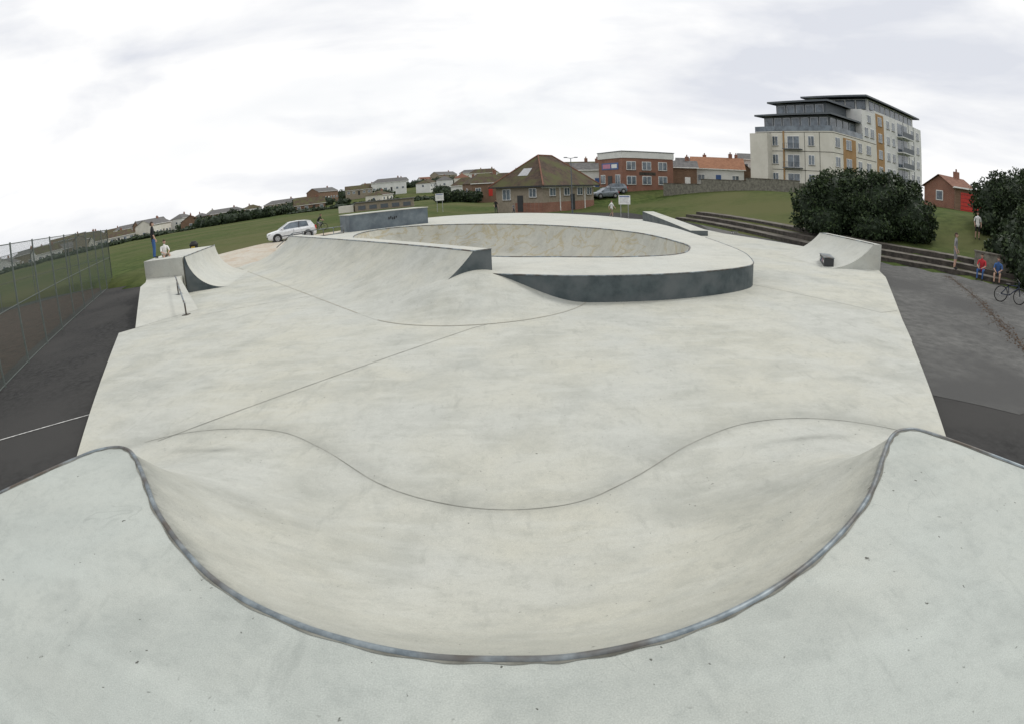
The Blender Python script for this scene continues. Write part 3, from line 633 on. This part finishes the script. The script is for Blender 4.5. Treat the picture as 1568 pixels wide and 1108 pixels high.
# ------------------------------------------------------------------ foliage
def foliage(name,blobs,n,size,mats=('leafd','leafm','leafl'),core=True):
    e=empty(name); AV=[];AM=[]
    w=np.array([b[3]*b[4]*b[5] for b in blobs])**.67; w/=w.sum()
    for b,wt in zip(blobs,w):
        c=int(wt*n)+8
        nl=26; ld=rng.normal(size=(nl,3)); ld/=np.linalg.norm(ld,axis=1)[:,None]; lr=rng.uniform(.12,.30,nl)
        pick=rng.integers(0,nl,c); off=rng.normal(size=(c,3)); off/=np.linalg.norm(off,axis=1)[:,None]
        cl=ld[pick]*.88+off*(lr[pick]*rng.uniform(.6,1.15,c))[:,None]
        rnd=rng.normal(size=(c,3)); rnd/=np.linalg.norm(rnd,axis=1)[:,None]; rnd*=rng.uniform(.74,1.0,c)[:,None]
        cl=np.where((rng.random(c)<.35)[:,None],rnd,cl)
        P=cl*np.array(b[3:6])+np.array(b[:3]); k=P[:,2]>b[6]-.1; P=P[k]; up=off[k][:,2]; c=len(P)
        a=rng.normal(size=(c,3)); a/=np.linalg.norm(a,axis=1)[:,None]; c2=np.cross(a,rng.normal(size=(c,3))); c2/=np.linalg.norm(c2,axis=1)[:,None]; s_=(size*rng.uniform(.6,1.4,c))[:,None]
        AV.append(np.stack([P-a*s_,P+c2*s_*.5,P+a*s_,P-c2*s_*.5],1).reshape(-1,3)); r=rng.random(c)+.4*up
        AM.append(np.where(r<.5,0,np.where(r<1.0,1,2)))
    V=np.concatenate(AV); A_=np.concatenate(AM); F_=np.arange(len(V)).reshape(-1,4)
    me=bpy.data.meshes.new('leaves'); me.from_pydata(V.tolist(),[],F_.tolist())
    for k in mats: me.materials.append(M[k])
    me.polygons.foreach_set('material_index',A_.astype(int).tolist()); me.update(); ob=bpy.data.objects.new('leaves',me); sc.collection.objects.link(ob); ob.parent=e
    mb=MB()
    for b in blobs:
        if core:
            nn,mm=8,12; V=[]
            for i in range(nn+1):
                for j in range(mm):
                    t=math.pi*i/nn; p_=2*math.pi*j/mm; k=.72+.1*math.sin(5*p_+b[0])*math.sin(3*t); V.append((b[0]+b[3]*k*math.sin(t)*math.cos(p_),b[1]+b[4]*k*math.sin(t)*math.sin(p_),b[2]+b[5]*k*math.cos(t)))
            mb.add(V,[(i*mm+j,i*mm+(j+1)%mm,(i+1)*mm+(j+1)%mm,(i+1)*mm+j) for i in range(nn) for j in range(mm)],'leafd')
        mb.tube((b[0],b[1],b[6]-.3),(b[0]+.1,b[1],b[2]),.12,.05,'bark',6)
        for q_ in range(3): mb.tube((b[0],b[1],b[6]+.3),(b[0]+random.uniform(-.6,.6)*b[3],b[1]+random.uniform(-.6,.6)*b[4],b[2]+.4*b[5]),.06,.02,'bark',5)
    mb.build('branches',e)
def bl(az,d_,rx,rz,up=.0):
    x,y=azp(az,d_); z=G(x,y); return (x,y,z+rz*.8+up,rx,rx,rz,z)
foliage('shrub_clump',[bl(31.6,40,2.0,2.0),bl(33.8,40,2.6,2.5),bl(36.4,39.5,2.6,2.1),bl(38.8,39,2.6,2.3),bl(41,38.5,2.1,1.8),bl(42.2,38,1.2,.9),bl(36,41,2.6,2.5),bl(39.5,41,2.5,2.3),bl(32.6,38.0,1.6,1.1),bl(37.5,36.8,1.5,1.0)],38000,.12)
foliage('shrub_clump',[bl(50.8,46.5,2.4,2.3),bl(53.4,45,2.7,2.7),bl(56.5,42,3.0,3.2),bl(60,38,3.2,3.2),bl(53.5,39,1.9,1.6),bl(56,36,2.2,2.2),bl(59,32,2.2,2.3),bl(55,31.5,1.3,1.1),bl(49.8,43.5,1.3,1.0),bl(51.5,35.5,1.3,1.0),bl(53.3,33.5,1.3,1.1)],33000,.13)
foliage('hedge',[bl(a,88,1.6,1.3) for a in(5.8,)]+[bl(a,130,2.5,1.6) for a in(-3.2,-4.5,-6)],3500,.25)
bb=[]
for a in np.arange(-57,-1,.75):
    d_=random.uniform(190,212); x,y=azp(a,d_); z=G(x,y); hgt=random.uniform(.4,1.1)+(1.7 if -31<a<-21 else 0)
    bb.append((x,y,z+hgt*.6,3.8,3,hgt,z))
    if random.random()<.6:
        d_=random.uniform(255,275); x,y=azp(a+.3,d_); z=G(x,y); hgt=random.uniform(1.5,3.4); bb.append((x,y,z+hgt*.6,4,3,hgt,z))
    if a>-34:
        d_=random.uniform(340,370); x,y=azp(a+.2,d_); z=G(x,y); hgt=random.uniform(2,4); bb.append((x,y,z+hgt*.6,6,3,hgt,z))
foliage('distant_trees',bb,26000,.5)

# ------------------------------------------------------------------ small objects
def sign(x,y,w,h,top,rot=0):
    z=G(x,y); mb=MB(); mb.T=Matrix.Translation((x,y,z))@Matrix.Rotation(rot,4,'Z')
    for s_ in(-1,1): mb.tube((s_*w*.32,0.04,0),(s_*w*.32,0.04,top),.04,.04,'hub')
    mb.box((0,0,top-h/2),(w,.04,h),'white'); mb.box((0,-.025,top-.13),(w*.86,.012,.1),'blue')
    for i in range(5): mb.box((-.04*(i%2),-.025,top-.3-i*.1),(w*(.75-.06*(i%2)),.012,.022),'hub')
    mb.build('park_sign')
sign(-8.9,78,1.15,1.0,2.6,.1); sign(11.6,54.9,1.15,.9,2.3,-.2)
def lamp(x,y,z,h):
    mb=MB(); mb.T=Matrix.Translation((x,y,z)); mb.tube((0,0,0),(0,0,1.2),.1,.09,'slate'); mb.tube((0,0,1.2),(0,0,h),.07,.045,'slate'); mb.tube((0,0,h),(.5,0,h+.1),.035,.03,'slate'); mb.tube((0,0,h),(-.5,0,h+.1),.035,.03,'slate')
    for s_ in(-1,1): mb.box((s_*.6,0,h+.11),(.4,.2,.1),'slate')
    mb.build('street_lamp')
x,y=azp(6.7,66); lamp(x,y,G(x,y),6.5); x,y=azp(53.4,62); lamp(x,y,G(x,y),4.6)
mb=MB(); mb.T=Matrix.Translation((-22.6,36.6,G(-22.6,36.6)))
mb.tube((0,0,0),(0,0,.95),.29,.33,'black',16); mb.tube((0,0,.95),(0,0,1.02),.36,.36,'black',16); mb.tube((0,0,1.02),(0,0,1.25),.35,.18,'black',16); mb.tube((0,0,.6),(0,0,.68),.325,.33,'yellow',16); mb.box((.1,-.32,.8),(.3,.08,.14),'yellow'); mb.build('litter_bin')
def car(name,x,y,rot,paint):
    mb=MB(); mb.T=Matrix.Translation((x,y,G(x,y)+.0))@Matrix.Rotation(rot,4,'Z')
    st=[(2.0,.34,.62,.62),(1.93,.26,.74,.76),(1.6,.2,.82,.83),(1.0,.2,.92,.85),(.2,.2,.96,.86),(-.8,.2,.98,.86),(-1.5,.2,1.0,.84),(-1.86,.24,.98,.78),(-1.98,.34,.8,.68)]
    V=[];F_=[]
    for (sx,zb_,zt_,w) in st:
        V+= [(sx,-w*.9,zb_),(sx,-w,zb_+.14),(sx,-w,zt_-.16),(sx,-w*.9,zt_),(sx,0,zt_+.03),(sx,w*.9,zt_),(sx,w,zt_-.16),(sx,w,zb_+.14),(sx,w*.9,zb_)]
    for i in range(len(st)-1):
        for j in range(8): F_.append((i*9+j,i*9+j+1,(i+1)*9+j+1,(i+1)*9+j))
        F_.append((i*9+8,i*9,(i+1)*9,(i+1)*9+8))
    F_+= [tuple(range(9)),tuple(range((len(st)-1)*9,len(st)*9))[::-1]]
    mb.add(V,F_,paint)
    bs=[(1.02,.70),(.35,.76),(-.55,.77),(-1.4,.75),(-1.9,.66)]; tp=[(.22,.52,1.40),(.0,.57,1.45),(-.6,.58,1.475),(-1.25,.56,1.44),(-1.6,.5,1.36)]
    for s_ in(-1,1):
        for i in range(4):
            b0,b1,t0,t1=bs[i],bs[i+1],tp[i],tp[i+1]
            k='glass' if i<3 else paint
            mb.add([(b0[0],s_*b0[1],.93),(b1[0],s_*b1[1],.96),(t1[0],s_*t1[1],t1[2]),(t0[0],s_*t0[1],t0[2])],[(0,1,2,3)],k)
        for i in (0,2,3): mb.tube((bs[i][0] if i else 1.02,s_*(bs[i][1]+.005),.93),(tp[i][0],s_*(tp[i][1]+.005),tp[i][2]),.035,.03,paint if i!=2 else 'dark',6)
        mb.path([(tp[i][0],s_*tp[i][1],tp[i][2]) for i in range(5)],.035,paint,6)
        mb.box((.78,s_*.88,1.0),(.14,.16,.12),paint)
        mb.box((-.1,s_*.868,.66),(.012,.012,.5),'dark'); mb.box((-.0,s_*.862,.45),(1.7,.02,.06),'dark')
        for wx in(1.25,-1.25):
            mb.tube((wx,s_*.79,.33),(wx,s_*.868,.33),.385,.385,'dark',24); mb.tube((wx,s_*.66,.31),(wx,s_*.885,.31),.31,.31,'black',24); mb.tube((wx,s_*.88,.31),(wx,s_*.897,.31),.205,.195,'hub',16)
            for q_ in range(5):
                a=q_*2*math.pi/5; mb.box((wx+.12*math.cos(a),s_*.898,.31+.12*math.sin(a)),(.05,.01,.05),'dark')
        mb.box((1.86,s_*.6,.66),(.2,.3,.14),'hub'); mb.box((-1.92,s_*.66,.84),(.14,.18,.3),'red')
    V=[(b_[0],s_*b_[1],b_[2]) for b_ in tp for s_ in(-1,1)]; mb.add(V,[(2*i,2*i+1,2*i+3,2*i+2) for i in range(4)],paint)
    mb.add([(1.02,-.7,.93),(1.02,.7,.93),(.22,.52,1.40),(.22,-.52,1.40)],[(0,1,2,3)],'glass'); mb.add([(-1.9,-.66,.96),(-1.9,.66,.96),(-1.6,.5,1.36),(-1.6,-.5,1.36)],[(3,2,1,0)],'glass')
    mb.box((1.99,0,.42),(.04,1.0,.16),'dark'); mb.box((2.0,0,.5),(.03,.5,.1),'white'); mb.box((-1.97,0,.6),(.04,.5,.11),'yellow')
    mb.build(name)
car('parked_car',-17.0,42.9,math.atan2(-.48,-.88),'carw')
x,y=azp(10.0,84); car('parked_car',x,y,3.5,'cars'); x,y=azp(10.9,87); car('parked_car',x,y,3.3,'cars')
mb=MB(); mb.T=Matrix.Translation((16.4,38.5,.02))@Matrix.Rotation(.5,4,'Z')
mb.path([(-.42,0,.17),(-.3,0,.12),(.3,0,.12),(.42,0,.17)],.02,'dark'); mb.box((0,0,.125),(.62,.2,.015),'dark')
for a in(-.25,.25):
    mb.tube((a,-.1,.05),(a,.1,.05),.012,.012,'hub')
    for b_ in(-.09,.09): mb.tube((a,b_-.015,.03),(a,b_+.015,.03),.028,.028,'white',10)
mb.build('skateboard')
def bicycle(mb,ang=0):
    for wx in(-.5,.5):
        mb.path([(wx+.33*math.cos(t),0.0,.34+.33*math.sin(t)) for t in np.linspace(0,2*math.pi,20,endpoint=False)],.026,'black',6,True)
        for q_ in range(8): a=q_*math.pi/4; mb.tube((wx,0,.34),(wx+.32*math.cos(a),0,.34+.32*math.sin(a)),.004,.004,'hub',4)
    B_=(-.08,0,.32); S_=(-.18,0,.72); H_=(.36,0,.78)
    for a,b_ in((B_,S_),(S_,H_),(B_,(.37,0,.7)),(B_,(-.5,0,.34)),(S_,(-.5,0,.34)),(H_,(.5,0,.34)),(H_,(.33,0,.95))): mb.tube(a,b_,.021,.021,'cnavy',6)
    mb.tube((.33,-.28,.97),(.33,.28,.97),.014,.014,'dark',6); mb.box((-.2,0,.77),(.22,.12,.05),'black'); mb.tube((-.08,-.12,.28),(-.08,.12,.36),.015,.015,'hub',6)
# ------------------------------------------------------------------ people
def person(name,x,y,z,rot,pose='stand',shirt='cgrey',legs='cnavy',shorts=False,scale=1.0,withbike=False):
    J={'pel':(0,0,.95),'sp':(0,.0,1.12),'ch':(0,0,1.33),'nk':(0,0,1.48),'hd':(0,.01,1.56)}
    def leg(s,hip,kn,an,toe): J.update({s+'hip':hip,s+'kn':kn,s+'an':an,s+'toe':toe})
    def arm(s,sh,el,wr): J.update({s+'sh':sh,s+'el':el,s+'wr':wr})
    if pose=='stand':
        leg('L',(-.1,0,.9),(-.12,-.02,.5),(-.13,.02,.09),(-.15,-.16,.03)); leg('R',(.1,0,.9),(.13,-.03,.5),(.15,.03,.09),(.19,-.15,.03))
        arm('L',(-.19,0,1.41),(-.26,.03,1.13),(-.23,-.08,.88)); arm('R',(.19,0,1.41),(.27,.04,1.13),(.25,-.10,.89))
    elif pose=='walk':
        leg('L',(-.1,0,.9),(-.11,-.2,.53),(-.11,-.18,.11),(-.12,-.36,.05)); leg('R',(.1,0,.9),(.11,.06,.5),(.12,.33,.14),(.12,.18,.04))
        arm('L',(-.19,0,1.41),(-.25,.16,1.16),(-.23,.14,.9)); arm('R',(.19,0,1.41),(.25,-.1,1.14),(.2,-.28,.98))
    elif pose=='sit':
        J.update({'pel':(0,.1,.52),'sp':(0,.08,.68),'ch':(0,.0,.88),'nk':(0,-.05,1.03),'hd':(0,-.07,1.11)})
        leg('L',(-.1,.08,.5),(-.16,-.34,.52),(-.15,-.36,.09),(-.17,-.53,.03)); leg('R',(.1,.08,.5),(.17,-.34,.53),(.14,-.28,.09),(.17,-.45,.03))
        arm('L',(-.19,.0,.96),(-.24,-.12,.72),(-.12,-.3,.62)); arm('R',(.19,.0,.96),(.25,-.1,.72),(.12,-.3,.63))
    elif pose=='ride':
        J.update({'pel':(0,.18,.86),'sp':(0,.1,1.02),'ch':(0,-.06,1.2),'nk':(0,-.16,1.32),'hd':(0,-.2,1.4)})
        leg('L',(-.1,.16,.82),(-.13,-.16,.62),(-.12,.06,.26),(-.12,-.1,.2)); leg('R',(.1,.16,.82),(.13,-.22,.74),(.12,-.02,.42),(.12,-.18,.38))
        arm('L',(-.18,-.08,1.27),(-.26,-.2,1.08),(-.24,-.35,.99)); arm('R',(.18,-.08,1.27),(.26,-.2,1.08),(.24,-.35,.99))
    V=[];R=[];E=[];ix={};bl_=[]
    def av(k,p,r): ix[k]=len(V); V.append(Vector(p)); R.append(r)
    av('pel',J['pel'],(.15,.11)); av('sp',J['sp'],(.135,.10)); av('ch',J['ch'],(.165,.115)); av('nk',J['nk'],(.06,.06)); av('hd',J['hd'],(.052,.055))
    lm={'torso':shirt,'leg':legs,'shin':'skin' if shorts else legs,'foot':'cblack','arm':shirt,'fore':'skin','head':'skin'}
    def ed(a,b_,lab): E.append((ix[a],ix[b_])); bl_.append((V[ix[a]],V[ix[b_]],lab))
    ed('pel','sp','torso'); ed('sp','ch','torso'); ed('ch','nk','torso'); ed('nk','hd','head')
    for s_ in 'LR':
        av(s_+'hip',J[s_+'hip'],(.095,.095)); av(s_+'kn',J[s_+'kn'],(.062,.062)); av(s_+'an',J[s_+'an'],(.042,.042)); av(s_+'toe',J[s_+'toe'],(.042,.03))
        ed('pel',s_+'hip','leg'); ed(s_+'hip',s_+'kn','leg'); ed(s_+'kn',s_+'an','shin'); ed(s_+'an',s_+'toe','foot')
        av(s_+'sh',J[s_+'sh'],(.062,.062)); av(s_+'el',J[s_+'el'],(.042,.042)); av(s_+'wr',J[s_+'wr'],(.028,.028))
        ed('ch',s_+'sh','torso'); ed(s_+'sh',s_+'el','arm'); ed(s_+'el',s_+'wr','fore')
        w=Vector(J[s_+'wr']); e_=Vector(J[s_+'el']); dv=(w-e_).normalized(); sd=Vector((0,1,0)); sd=(sd-dv*sd.dot(dv)).normalized(); pn=dv.cross(sd)*(1 if s_=='L' else -1)
        av(s_+'pm',w+dv*.07,(.03,.018)); ed(s_+'wr',s_+'pm','fore')
        for k,(o_,l_) in enumerate(((.027,.065),(.009,.078),(-.009,.073),(-.027,.058))):
            av(s_+'f%d'%k,w+dv*(.085+l_*.5)+sd*-o_,(.009,.009)); av(s_+'g%d'%k,w+dv*(.075+l_*.85)+sd*-o_+pn*.02,(.008,.008)); ed(s_+'pm',s_+'f%d'%k,'fore'); ed(s_+'f%d'%k,s_+'g%d'%k,'fore')
        av(s_+'t',w+dv*.05-sd*.045,(.010,.010)); av(s_+'t2',w+dv*.085-sd*.055,(.009,.009)); ed(s_+'wr',s_+'t','fore'); ed(s_+'t',s_+'t2','fore')
    me=bpy.data.meshes.new('tmp'); me.from_pydata(V,E,[]); ob=bpy.data.objects.new('tmp',me); sc.collection.objects.link(ob)
    md=ob.modifiers.new('Skin','SKIN'); md.use_smooth_shade=True
    sv=me.skin_vertices[0].data
    for i,r in enumerate(R): sv[i].radius=r; sv[i].use_root=(i==0)
    ob.modifiers.new('Sub','SUBSURF').levels=1; ob.modifiers['Sub'].render_levels=1
    dg=bpy.context.evaluated_depsgraph_get(); dg.update(); ev=ob.evaluated_get(dg).to_mesh()
    vs=[v_.co.copy() for v_ in ev.vertices]; fs=[tuple(p.vertices) for p in ev.polygons]
    mb=MB(); T=Matrix.Translation((x,y,z))@Matrix.Rotation(rot,4,'Z')@Matrix.Scale(scale,4)
    mb.T=T; groups={}
    for f in fs:
        c=sum((vs[i] for i in f),Vector())/len(f); best=None;bd=9
        for a,b_,lab in bl_:
            ab=b_-a; t=max(0,min(1,(c-a).dot(ab)/max(ab.length_squared,1e-9))); dd=(c-a-ab*t).length-(.06 if lab=='torso' else 0)
            if dd<bd: bd=dd;best=lab
        groups.setdefault(lm[best],[]).append(f)
    for k,fl in groups.items():
        used=sorted({i for f in fl for i in f}); mp={a:i for i,a in enumerate(used)}; mb.add([vs[i] for i in used],[tuple(mp[i] for i in f) for f in fl],k)
    ob.evaluated_get(dg).to_mesh_clear(); bpy.data.objects.remove(ob)
    hc=Vector(J['hd'])+Vector((0,-.015,.085)); nn,mm=12,16
    def ell(rx,ry,rz,c,k,cut=None,face=False):
        V_=[];F2=[]
        for i in range(nn+1):
            for j in range(mm):
                t=math.pi*i/nn;p_=2*math.pi*j/mm; px,py,pz=rx*math.sin(t)*math.cos(p_),ry*math.sin(t)*math.sin(p_),rz*math.cos(t)
                if face:
                    if pz<-.03: px*=.82; py*=.9
                    if py<-.06 and abs(px)<.02 and -.035<pz<.01: py-=.022
                    if py<-.05 and abs(abs(px)-.033)<.014 and 0<=pz<.035: py+=.01
                V_.append((c.x+px,c.y+py,c.z+pz))
        for i in range(nn):
            for j in range(mm):
                q_=(i*mm+j,i*mm+(j+1)%mm,(i+1)*mm+(j+1)%mm,(i+1)*mm+j)
                if cut and not all(cut(V_[a]) for a in q_): continue
                F2.append(q_)
        mb.add(V_,F2,k)
    ell(.075,.095,.12,hc,'skin',None,True)
    ell(.084,.104,.13,hc+Vector((0,.008,.006)),'hairb',lambda p:(p[2]>hc.z+.035 or (p[1]>hc.y+.01 and p[2]>hc.z-.07)))
    for s_ in(-1,1):
        mb.box((hc.x+s_*.078,hc.y+.005,hc.z),(.015,.03,.055),'skin'); mb.box((hc.x+s_*.03,hc.y-.086,hc.z+.012),(.02,.008,.01),'cwhite'); mb.box((hc.x+s_*.03,hc.y-.091,hc.z+.012),(.009,.004,.009),'cblack')
    mb.box((hc.x,hc.y-.083,hc.z-.058),(.042,.01,.01),'cred')
    if withbike:
        mb.T=T@Matrix.Rotation(-math.pi/2,4,'Z'); bicycle(mb)
    return mb.build(name,None,True)
person('standing_person',-17.2,23.8,1.82,2.4,'stand','cblack','cblue',scale=1.04)
person('seated_person',-16.6,23.9,1.42,.9,'sit','cwhite','ckhaki',True,.95)
person('cyclist',-17.8,52.5,G(-17.8,52.5),1.6,'ride','cblack','cgrey',withbike=True)
person('standing_person',-1.2,74,G(-1.2,74),.3,'stand','cblack','cnavy')
person('child',1.0,70,G(1,70),1.2,'walk','cgrey','cnavy',scale=.72)
person('walking_person',10.6,56.5,.02,.8,'walk','cwhite','ckhaki',True)
person('standing_person',31.1,27.5,G(31.1,27.5),-.6,'stand','cwhite','cblack',True,1.05)
person('standing_person',22.9,21.9,.28,.6,'stand','cgrey','cgrey',True,1.08)
person('seated_person',23.9,20.6,.0,-1.1,'sit','cred','cblue',False,1.05)
person('seated_person',24.5,19.8,.0,-1.0,'sit','cblue','ckhaki',True,1.05)
mb=MB(); mb.T=Matrix.Translation((19.9,15.2,.02))@Matrix.Rotation(-.55,4,'Z')@Matrix.Rotation(.2,4,'X'); bicycle(mb); mb.build('bicycle',None,True)

# ------------------------------------------------------------------ sky, sun, camera
w=bpy.data.worlds.new('World'); sc.world=w; w.use_nodes=True; nt=w.node_tree; N=nt.nodes; L=nt.links
bg=N['Background']; bg.inputs['Strength'].default_value=.1
sky=N.new('ShaderNodeTexSky'); sky.sky_type='NISHITA'; sky.sun_disc=False; sky.sun_elevation=math.radians(48); sky.sun_rotation=math.radians(60)
tc=N.new('ShaderNodeTexCoord'); mp=N.new('ShaderNodeMapping'); mp.inputs['Scale'].default_value=(1,1,3.6); mp.inputs['Location'].default_value=(.3,.1,0); L.new(tc.outputs['Generated'],mp.inputs['Vector'])
n1=N.new('ShaderNodeTexNoise'); n1.inputs['Scale'].default_value=1.9; n1.inputs['Detail'].default_value=7; n1.inputs['Roughness'].default_value=.52; n1.inputs['Distortion'].default_value=.3; L.new(mp.outputs[0],n1.inputs['Vector'])
cr=N.new('ShaderNodeValToRGB'); cr.color_ramp.elements[0].position=.34; cr.color_ramp.elements[0].color=(7.4,7.65,8.3,1); cr.color_ramp.elements[1].position=.525; cr.color_ramp.elements[1].color=(10.3,10.3,10.3,1)
L.new(n1.outputs['Fac'],cr.inputs['Fac'])
n2=N.new('ShaderNodeTexNoise'); n2.inputs['Scale'].default_value=1.1; n2.inputs['Detail'].default_value=5; L.new(mp.outputs[0],n2.inputs['Vector'])
r2=N.new('ShaderNodeMapRange'); r2.inputs[1].default_value=.60; r2.inputs[2].default_value=.78; r2.inputs[3].default_value=0; r2.inputs[4].default_value=.25; L.new(n2.outputs['Fac'],r2.inputs[0])
mx=N.new('ShaderNodeMixRGB'); L.new(r2.outputs[0],mx.inputs[0]); L.new(cr.outputs[0],mx.inputs[1]); L.new(sky.outputs[0],mx.inputs[2]); L.new(mx.outputs[0],bg.inputs['Color'])
sl=bpy.data.lights.new('sun','SUN'); sl.energy=1.35; sl.angle=math.radians(14); sl.color=(1,.97,.92); so=bpy.data.objects.new('sun',sl); sc.collection.objects.link(so)
so.rotation_euler=(math.radians(42),0,math.radians(-60+180)); so.location=(0,0,40)
A=math.radians(17.6); RO=math.radians(2.5)
c=bpy.data.cameras.new('camera'); o=bpy.data.objects.new('camera',c); sc.collection.objects.link(o); sc.camera=o
o.matrix_world=Matrix.Translation((0,0,3.3))@Matrix.Rotation(math.pi/2-A,4,'X')@Matrix.Rotation(-RO,4,'Z')
c.type='PANO'; c.clip_end=8000; c.clip_start=.05; c.sensor_width=36
try:
    c.panorama_type='FISHEYE_EQUISOLID'; c.fisheye_lens=20; c.fisheye_fov=math.pi*1.2
except Exception:
    c.cycles.panorama_type='FISHEYE_EQUISOLID'; c.cycles.fisheye_lens=20; c.cycles.fisheye_fov=math.pi*1.2
